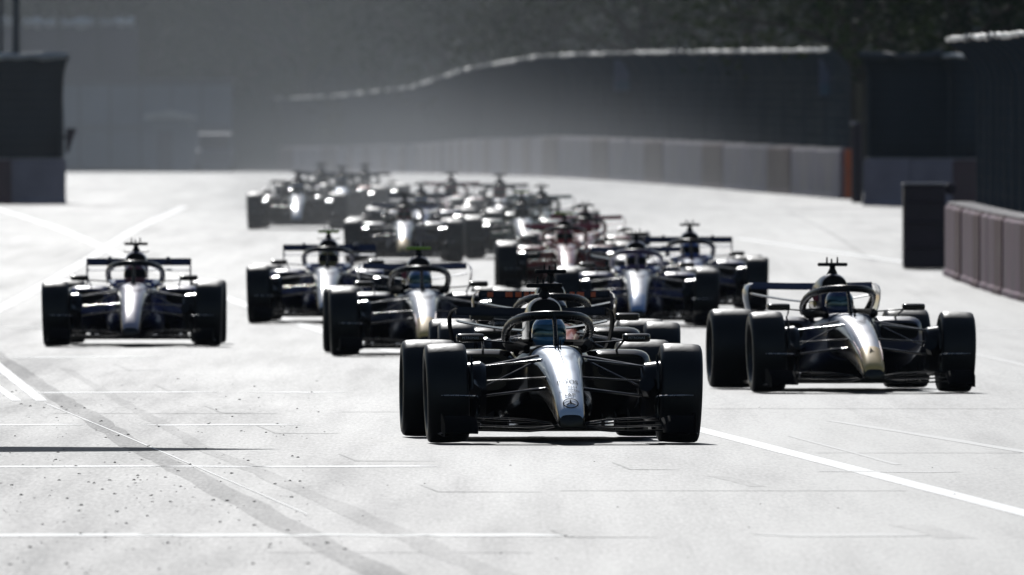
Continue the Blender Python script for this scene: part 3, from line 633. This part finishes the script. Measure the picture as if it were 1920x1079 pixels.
def race_car(px, s, yaw, liv, label, front_steer=0.):
    d = 40000.0 / s; X = (px - 960) / s; root = empty('racing_car', (X, d, zg(d) + .004), R(yaw))
    root.rotation_euler[0] = math.atan((zg(d + 3.6) - zg(d)) / 3.6)
    tag(root, label, 'racing car', 'racing cars on the straight')
    body, nose, tip = liv['body'], liv['nose'], liv.get('tip', liv['nose'])
    dark = liv.get('dark', M_CARBON)
    P = lambda nm, key, m, par=root, loc=None, sc=None: link(nm, MESH[key], m, par, loc, None, sc)
    P('nose', 'nose', [liv.get('nose_side', dark), nose, tip])
    sc_ = P('survival_cell', 'survival_cell', body)
    for s_ in ('l', 'r'): P('headrest', 'headrest_' + s_, liv.get('collar', M_PAD), sc_)
    P('steering_wheel', 'steering_wheel', M_MATTE, sc_)
    ec = P('engine_cover', 'engine_cover', liv.get('cover', body)); P('air_intake', 'air_intake', M_MATTE, ec); P('shark_fin', 'shark_fin', liv.get('cover', body), ec)
    for s_ in ('l', 'r'):
        sp = P('sidepod', 'sidepod_' + s_, body); P('inlet', 'inlet_' + s_, M_MATTE, sp)
    fl = P('floor', 'floor', M_CARBON); [P('floor_fence', 'ff_%d_%d' % (a, b), M_PAD, fl) for a in (-1, 1) for b in range(4)]
    fw = empty('front_wing'); fw.parent = root
    for sd_ in (-1, 1):
        for e in range(4): P('wing_element', 'wing_%d_%d' % (sd_, e), M_CARBON if e % 2 else M_PAD, fw)
        P('wing_tip', 'wing_tip_%d' % sd_, M_PAD, fw); P('endplate', 'endplate_%d' % sd_, M_PAD, fw); P('flap_edge', 'flap_edge_%d' % sd_, M_EDGE, fw); P('footplate', 'footplate_%d' % sd_, M_MATTE, fw); P('turning_vane', 'vane_%d' % sd_, dark, fw)
        for i in range(4): P('wishbone', 'wishbone_%d_%d' % (sd_, i), M_ARM)
        P('pushrod', 'pushrod_%d_0' % sd_, M_ARM); P('track_rod', 'track_rod_%d_0' % sd_, M_ARM); [P('rear_wishbone', 'ra_%d_%d' % (sd_, k), M_ARM) for k in range(4)]
        fwl = P('front_wheel', 'tyre_f', M_TYRE, root, (sd_*.8475, 0, .36)); P('rim', 'rim_f', M_RIM, fwl); fwl.rotation_euler[2] = R(front_steer); fwl.rotation_euler[1] = R(sd_*2.0)
        rwl = P('rear_wheel', 'tyre_r', M_TYRE, root, (sd_*.7975, 3.6, .36)); P('rim', 'rim_r', M_RIM, rwl)
        P('brake_duct', 'brake_duct', M_CARBON, root, (sd_*.655, 0, .37)); P('wheel_vane', 'wheel_vane', dark, root, (sd_*.675, 0, .37))
        mr = P('mirror', 'mirror_%d' % sd_, liv.get('mirror', dark)); P('mirror_glass', 'mglass_%d' % sd_, M_GLASS, mr); P('mirror_stem', 'mstem_%d' % sd_, dark, mr)
    hl = P('halo', 'halo_hoop', liv.get('halo', M_SATIN)); P('halo_pillar', 'halo_pillar', liv.get('halo', M_SATIN), hl)
    cm = P('camera_bar', 'camera_bar', liv.get('tcam', M_MATTE)); P('camera_stem', 'camera_stem', M_MATTE, cm); P('camera_antenna', 'camera_antennae', M_MATTE, cm)
    if liv.get('hoopwing'): P('roll_hoop_wing', 'roll_hoop_wing', dark, cm)
    P('nose_antenna', 'nose_antenna', M_MATTE)
    rw = empty('rear_wing', (0, 0, -.03)); rw.parent = root
    wm = liv.get('rear', dark)
    k = 'rwb' if liv.get('flatwing') else 'rw'
    P('flap', k + '_flap', wm, rw); P('main_plane', k + '_main', wm, rw); P('pylon', 'rw_pylon', dark, rw); P('beam_wing', 'beam_wing', dark, rw)
    for sd_ in (-1, 1):
        P('endplate', '%s_end_%d' % (k, sd_), liv.get('endplate', wm), rw)
        if k == 'rwb': P('wing_horn', 'rwb_horn_%d' % sd_, wm, rw)
    P('crash_structure', 'crash_structure', M_MATTE)
    return root

# ---- drivers: one continuous seated body (skin surface), helmet and visor as its parts
def person_mesh():
    J = {'pelvis': (0, 2.12, .22), 'waist': (0, 2.06, .36), 'chest': (0, 2.0, .52), 'neck': (0, 1.93, .65), 'head': (0, 1.86, .74), 'crown': (0, 1.86, .80),
         'shL': (-.17, 1.97, .585), 'elL': (-.22, 1.70, .46), 'wrL': (-.15, 1.36, .54), 'haL': (-.135, 1.27, .57), 'fiL': (-.125, 1.21, .575),
         'shR': (.17, 1.97, .585), 'elR': (.22, 1.70, .46), 'wrR': (.15, 1.36, .54), 'haR': (.135, 1.27, .57), 'fiR': (.125, 1.21, .575),
         'hiL': (-.11, 2.05, .20), 'knL': (-.13, 1.50, .34), 'anL': (-.09, .95, .32), 'toL': (-.09, .86, .40),
         'hiR': (.11, 2.05, .20), 'knR': (.13, 1.50, .34), 'anR': (.09, .95, .32), 'toR': (.09, .86, .40)}
    E = [('pelvis', 'waist'), ('waist', 'chest'), ('chest', 'neck'), ('neck', 'head'), ('head', 'crown')]
    for s in 'LR': E += [('chest', 'sh'+s), ('sh'+s, 'el'+s), ('el'+s, 'wr'+s), ('wr'+s, 'ha'+s), ('ha'+s, 'fi'+s), ('pelvis', 'hi'+s), ('hi'+s, 'kn'+s), ('kn'+s, 'an'+s), ('an'+s, 'to'+s)]
    rad = {'pelvis': .13, 'waist': .12, 'chest': .145, 'neck': .06, 'head': .085, 'crown': .07, 'sh': .07, 'el': .045, 'wr': .032, 'ha': .04, 'fi': .028, 'hi': .085, 'kn': .06, 'an': .04, 'to': .035}
    names = list(J); me = bpy.data.meshes.new('person'); me.from_pydata([J[n] for n in names], [(names.index(a), names.index(b)) for a, b in E], [])
    o = bpy.data.objects.new('person_source', me); COL.objects.link(o); o.modifiers.new('skin', 'SKIN'); o.modifiers.new('sub', 'SUBSURF').levels = 1
    sv = me.skin_vertices[0].data if me.skin_vertices else None
    if sv is None:
        bm = bmesh.new(); bm.from_mesh(me); bm.verts.layers.skin.verify(); bm.to_mesh(me); bm.free(); sv = me.skin_vertices[0].data
    for i, n in enumerate(names):
        r = rad.get(n, rad.get(n[:2], .05)); sv[i].radius = (r, r); sv[i].use_root = (n == 'pelvis')
    dg = bpy.context.evaluated_depsgraph_get(); out = bpy.data.meshes.new_from_object(o.evaluated_get(dg)); bpy.data.objects.remove(o)
    out.polygons.foreach_set('use_smooth', [True]*len(out.polygons)); return out
PERSON = person_mesh()
q = MB(); rr = []
for j in range(15):
    z = -1 + 2*j/14; r = max(.02, (1 - abs(z)**2.6)**.5); rr.append([(.128*r*math.cos(2*math.pi*k/24)*(1 if z > -.4 else .93), .152*r*math.sin(2*math.pi*k/24) - (.02 if z < -.2 else 0), .140*z) for k in range(24)])
q.quadmesh(rr); keep('helmet', q, 60)
q = MB(); rr = []
for z in (-.02, .0, .03, .055, .07):
    r = (1 - abs(z/.14)**2.6)**.5; rr.append([(.131*r*math.cos(a), .156*r*math.sin(a), z) for a in [math.pi*(1.12 + .76*k/12) for k in range(13)]])
q.quadmesh(rr, closed=False); keep('visor', q, 60)
def driver(car, suit, helm, visor, label):
    o = link('person', PERSON, suit); o.matrix_world = car_matrix(car); tag(o, label, 'person', 'drivers')
    h = link('helmet', MESH['helmet'], helm, o, (0, 1.80, .775)); link('visor', MESH['visor'], visor, h)
def car_matrix(c): return Matrix.Translation(c.location) @ c.rotation_euler.to_matrix().to_4x4()

# ---- liveries
SILV = paint('silver_paint', (.60, .67, .77), .42, .3, .5); BLK = mat('gloss_black', (.004, .004, .006), .13, 0, .0, .1, 3., spec=.35, rvar=.03)
NAVY = paint('matt_navy', (.014, .022, .070), .36, 0, .4); GOLD = paint('gold_yellow', (.78, .52, .18), .4, .1, .5); PALE = paint('pale_silver', (.55, .55, .58), .34, .3, .7)
WHITE = paint('white_paint', (.70, .69, .72), .36, 0, .7); LILAC = paint('lilac_white', (.40, .35, .42), .36, .1, .7); BLUE = paint('deep_blue', (.025, .045, .19), .3, 0, .7)
MIDBL = paint('mid_blue', (.04, .08, .32), .3, 0, .7); SKYB = paint('sky_blue', (.22, .33, .55), .3, .1, .7); RED = paint('racing_red', (.38, .02, .017), .3, 0, .8)
ORG = paint('papaya', (.85, .13, .03), .4, 0, .5); GREEN = paint('dark_green', (.012, .10, .07), .3, 0, .8); YELT = paint('yellow_green', (.35, .55, .05), .5, 0, .2)
H_ = lambda n, c: paint('helmet_' + n, c, .25, 0, .8)
LV = {
 'black_silver': dict(body=BLK, nose=SILV, tip=SILV, endplate=M_PAD),
 'navy_gold': dict(body=NAVY, nose=PALE, tip=GOLD, rear=NAVY, cover=NAVY, endplate=PALE),
 'navy_gold_green': dict(body=NAVY, nose=WHITE, tip=GOLD, rear=NAVY, tcam=YELT, endplate=PALE),
 'blue_white': dict(body=BLUE, nose=LILAC, tip=LILAC, wing=MIDBL, rear=NAVY, collar=MIDBL, flatwing=1, hoopwing=1),
 'blue_white_green': dict(body=BLUE, nose=WHITE, tip=WHITE, wing=MIDBL, rear=NAVY, collar=MIDBL, flatwing=1, hoopwing=1, tcam=YELT),
 'papaya': dict(body=M_CARBON, nose=ORG, tip=ORG, rear=M_CARBON, endplate=paint('gold_edge', (.4, .22, .08), .4)),
 'pink_blue': dict(body=BLUE, nose=WHITE, tip=SKYB, rear=NAVY, halo=paint('plum', (.05, .012, .06)), collar=MIDBL),
 'dark_blue': dict(body=BLUE, nose=MIDBL, tip=MIDBL, rear=NAVY, flatwing=1, collar=MIDBL),
 'red': dict(body=RED, nose=RED, tip=WHITE, rear=RED, collar=RED), 'red_green': dict(body=RED, nose=RED, tip=WHITE, rear=RED, tcam=YELT, collar=RED),
 'green': dict(body=GREEN, nose=GREEN, tip=GREEN, rear=GREEN), 'green_white': dict(body=GREEN, nose=WHITE, tip=WHITE, tcam=YELT),
 'grey_white': dict(body=M_CARBON, nose=WHITE, tip=WHITE),
}
SUITD = mat('suit_dark', (.015, .016, .02), .8); SUITW = mat('suit_white', (.3, .3, .32), .8); SUITR = mat('suit_red', (.2, .02, .02), .8)
CARS = [
 (1055, 258, 3.1, 'black_silver', 'leading black racing car with silver nose in sharp focus at the centre', ('teal', (.03, .12, .22)), SUITD, 'driver in a blue helmet seated in the leading black car'),
 (1048, 225, 1.6, 'papaya', 'black racing car with orange marks on its rear wing, hidden behind the leader', ('black', (.02, .02, .02)), SUITD, 'driver in the car hidden directly behind the leader'),
 (1614, 210, 5.2, 'navy_gold', 'navy racing car with pale nose and gold tip at the right', ('navy', (.015, .025, .07)), SUITD, 'driver in a navy helmet in the gold-nosed car at the right'),
 (248, 168.5, 0.0, 'blue_white', 'blue racing car with lilac-white nose running alone at the left', ('maroon', (.10, .012, .015)), SUITW, 'driver in a dark red helmet in the lone car at the left'),
 (795, 177, 1.6, 'navy_gold_green', 'navy racing car with gold nose tip and green camera bar left of the leader', ('lightblue', (.10, .16, .28)), SUITD, 'driver in a light blue helmet just left of the leading car'),
 (613, 150, .0, 'blue_white_green', 'blue racing car with white nose and olive helmet, second car from the left', ('olive', (.16, .12, .02)), SUITW, 'driver in an olive yellow helmet, second car from the left'),
 (1195, 153, .0, 'pink_blue', 'blue and plum racing car with white nose fading to sky blue', ('plum', (.05, .02, .08)), SUITD, 'driver in a plum helmet in the sky-blue-tipped car'),
 (1298, 142, .3, 'dark_blue', 'dark blue racing car behind the sky-blue-tipped car, right of the pack', ('blue', (.03, .06, .2)), SUITD, 'driver in a blue helmet in the dark blue car right of the pack'),
 (1062, 130, .6, 'red_green', 'red racing car with green camera bar in the middle of the pack', ('redh', (.25, .02, .02)), SUITR, 'driver in the red car with the green camera bar'),
 (1096, 122, -.5, 'red', 'red racing car with black camera bar just behind the other red one', ('redh', (.25, .02, .02)), SUITR, 'driver in the rearward red car'),
 (757, 112, .0, 'navy_gold', 'blurred racing car with white and gold nose behind the two left-centre cars', ('redblack', (.15, .02, .02)), SUITD, 'driver in the blurred white-and-gold-nosed car'),
 (982, 110, .8, 'green_white', 'blurred green racing car behind the red cars, nearer of that pair', ('black', (.02, .02, .02)), SUITD, 'driver in the nearer blurred green car'),
 (1018, 105.5, .5, 'green', 'blurred green racing car behind the red cars, farther of that pair', ('white', (.5, .5, .5)), SUITD, 'driver in the farther blurred green car'),
 (790, 104, .4, 'dark_blue', 'blurred blue racing car following the white-and-gold-nosed one', ('white', (.5, .5, .5)), SUITW, 'driver in the blurred blue car far down the middle'),
 (557, 94, .0, 'grey_white', 'blurred dark racing car with white nose, leftmost of the rear group', ('white', (.5, .5, .5)), SUITW, 'driver of the leftmost car of the rear group'),
 (640, 87.5, .2, 'black_silver', 'blurred silver-nosed racing car in the rear group, second from its left', ('teal', (.03, .12, .22)), SUITD, 'driver of the silver-nosed car in the rear group'),
 (600, 84, .0, 'blue_white', 'farthest blurred racing car of the rear group, between two others', ('olive', (.16, .12, .02)), SUITW, 'driver of the farthest car in the rear group'),
 (684, 85, .3, 'papaya', 'rightmost blurred racing car of the rear group with orange nose', ('black', (.02, .02, .02)), SUITD, 'driver of the rightmost car in the rear group'),
 (938, 97, .3, 'grey_white', 'blurred white-nosed racing car far behind the green pair', ('redh', (.25, .02, .02)), SUITW, 'driver in the white-nosed car far behind the green pair'),
 (846, 95.5, .2, 'red', 'farthest blurred red racing car in the gap between the rear groups', ('redh', (.25, .02, .02)), SUITR, 'driver of the farthest red car between the rear groups'),
]
M_INK = mat('dark_lettering', (.015, .015, .018), .8, spec=.08); M_INKW = mat('pale_lettering', (.35, .36, .38), .5)
for i, (px, s, yaw, lv, label, hc, suit, dl) in enumerate(CARS):
    c = race_car(px, s, yaw, LV[lv], label)
    driver(c, suit, H_(hc[0], tuple(1.6*v for v in hc[1])), M_VISOR if i in (0, 2, 4) else M_MATTE, dl)
    if i == 0:
        nose_text('nose_lettering', 'INEOS', -.66, .150, .085, M_INK, c)
        nose_text('nose_lettering', 'PIRELLI', -.775, .115, .04, M_INK, c)
        nose_text('nose_lettering', 'CROWDSTRIKE', -.845, .15, .03, M_INK, c)
        nose_text('nose_lettering', 'SAP', -.915, .085, .045, M_INK, c)
        # ring with a three-pointed star on the nose tip
        q = MB(); n = 36
        ro = [(.058*math.cos(2*math.pi*k/n), .062*math.sin(2*math.pi*k/n)) for k in range(n)]; ri = [(x*.86, y*.86) for x, y in ro]
        b0 = map_nose(ro, -1.035, 1, 1); b1 = map_nose(ri, -1.035, 1, 1)
        q.quadmesh([b0, b1], caps=False)
        st = []
        for k in range(6):
            a = math.pi/2 + k*math.pi/3; r = .052 if k % 2 == 0 else .009; st.append((r*math.cos(a), r*1.07*math.sin(a)))
        pts = map_nose(st, -1.035, 1, 1); ctr = map_nose([(0, 0)], -1.035, 1, 1)[0]; b = len(q.v); q.v += pts + [ctr]
        for k in range(6): q.f.append((b+k, b+(k+1) % 6, b+6)); q.m.append(0)
        q.build('nose_emblem', M_INK, c)
        for sx in (-1, 1): flat_text('cockpit_lettering', 'CA', .07, .032, M_INKW, c, lambda u, v, sx=sx: (sx*.275 + u, 1.44, .735 + v))
        for sx in (-1, 1): flat_text('mirror_lettering', 'PETRONAS', .12, .018, M_INKW, c, lambda u, v, sx=sx: (sx*.61 + u, 1.157, .752 + v))
        q = MB(); q.tube([(-.0, -.60 + .1*k, nose_top(0, -.60 + .1*k) + .002) for k in range(13)], .0022, 5); q.build('nose_seam', M_INK, c)
    if i == 1:
        for x, w in ((-.46, .05), (-.30, .06), (-.22, .05), (-.15, .04), (-.09, .05), (.16, .05), (.24, .04), (.31, .06), (.42, .04)):
            q = MB(); q.box((x, 4.20, .922), (w, .01, .042)); q.build('wing_letter', ORG, c)
    if i == 2:
        q = MB(); st = [(-.02, -.05), (.0, .06), (.014, .0), (.035, -.03), (.008, -.012)]; b = len(q.v); q.v += map_nose(st, -.86, 1, 1); q.f.append((b, b+1, b+2, b+3, b+4)); q.m.append(0); q.build('nose_emblem', M_INK, c)
    if i in (2, 4):
        # red edging beside the gold tip and a red and yellow mark on the engine cover
        for sx in (-1, 1):
            q = MB(); q.tube([(sx*lerp_tab(NOSE, y)[1]*.90, y, nose_top(lerp_tab(NOSE, y)[1]*.90, y) + .002) for y in (-.98, -.9, -.8, -.7, -.6, -.5, -.42)], [.003, .008, .010, .010, .009, .007, .003], 6); q.build('nose_stripe', RED, c)
        q = MB(); q.quadmesh([[(-.130, 2.45, .90), (-.130, 2.75, .90), (-.13, 2.8, .80), (-.13, 2.42, .80)], [(-.20, 2.45, .90), (-.19, 2.75, .90), (-.16, 2.8, .80), (-.17, 2.42, .80)]]); q.build('cover_emblem', RED, c)
        q = MB(); q.quadmesh([sup(.016, .80, .74, 12, 2, 2, -.155, y) for y in (2.46, 2.75)]); q.build('cover_emblem', GOLD, c)


# ------------------------------------------------------------------ air: haze and the dust raised by the field
def volume_mat(name, col, dens, g):
    m = bpy.data.materials.new(name); m.use_nodes = True; N = m.node_tree.nodes; L = m.node_tree.links
    N.remove(N['Principled BSDF']); v = N.new('ShaderNodeVolumePrincipled')
    v.inputs['Color'].default_value = (*col, 1); v.inputs['Density'].default_value = dens; v.inputs['Anisotropy'].default_value = g
    L.new(v.outputs[0], N['Material Output'].inputs['Volume']); return m
hz = MB(); hz.box((0, 640, 30), (500, 1700, 64)); tag(hz.build('haze', volume_mat('haze_air', (.78, .88, 1.0), .000025, .2)), 'thin pale haze hanging over the whole track', 'haze', kind='stuff')
def dust_mat(name, c, r, dens, col):
    """dust that thins out smoothly from its middle to its edge"""
    m = volume_mat(name, col, dens, .25); N = m.node_tree.nodes; L = m.node_tree.links; v = [n for n in N if n.type == 'PRINCIPLED_VOLUME'][0]
    tc = N.new('ShaderNodeTexCoord'); mp = N.new('ShaderNodeMapping'); mp.vector_type = 'POINT'
    mp.inputs['Location'].default_value = [-a/b for a, b in zip(c, r)]; mp.inputs['Scale'].default_value = [1/b for b in r]
    L.new(tc.outputs['Object'], mp.inputs[0]); ln = N.new('ShaderNodeVectorMath'); ln.operation = 'LENGTH'; L.new(mp.outputs[0], ln.inputs[0])
    mr = N.new('ShaderNodeMapRange'); mr.interpolation_type = 'SMOOTHSTEP'; mr.inputs['From Min'].default_value = 0.15; mr.inputs['From Max'].default_value = 1.0
    mr.inputs['To Min'].default_value = dens; mr.inputs['To Max'].default_value = 0; L.new(ln.outputs['Value'], mr.inputs[0]); L.new(mr.outputs[0], v.inputs['Density']); return m
def dust(name, c, r, dens, label, col):
    q = MB(); n, k = 32, 16
    rings = [[(c[0] + r[0]*max(.001, math.sin(math.pi*j/k))*math.cos(2*math.pi*i/n), c[1] + r[1]*max(.001, math.sin(math.pi*j/k))*math.sin(2*math.pi*i/n), c[2] + r[2]*math.cos(math.pi*j/k)) for i in range(n)] for j in range(k, -1, -1)]
    q.quadmesh(rings); tag(q.build(name, dust_mat(name + '_air', c, r, dens, col)), label, 'dust', kind='stuff')
dust('dust_cloud', (-9, 760, 3.0), (30, 420, 19), .00056, 'grey-beige dust hanging over the far end of the straight', (.86, .90, .94))
dust('dust_cloud', (-1.0, 455, .9), (8.5, 190, 3.6), .0026, 'low dust raised around the rearmost cars', (.90, .91, .92))
rgd = random.Random(11)
for k in range(5):
    dust('dust_cloud', (-4.4 + rgd.uniform(-1.6, 1.6), 494 + rgd.uniform(-6, 14), 1.0 + rgd.uniform(0, .3)), (rgd.uniform(.9, 1.7), 20, rgd.uniform(.6, 1.3)), .0080, 'beige dust puff rising behind the rear group of cars, %s of the five' % ['leftmost', 'second', 'middle', 'fourth', 'rightmost'][k], (.92, .90, .86))
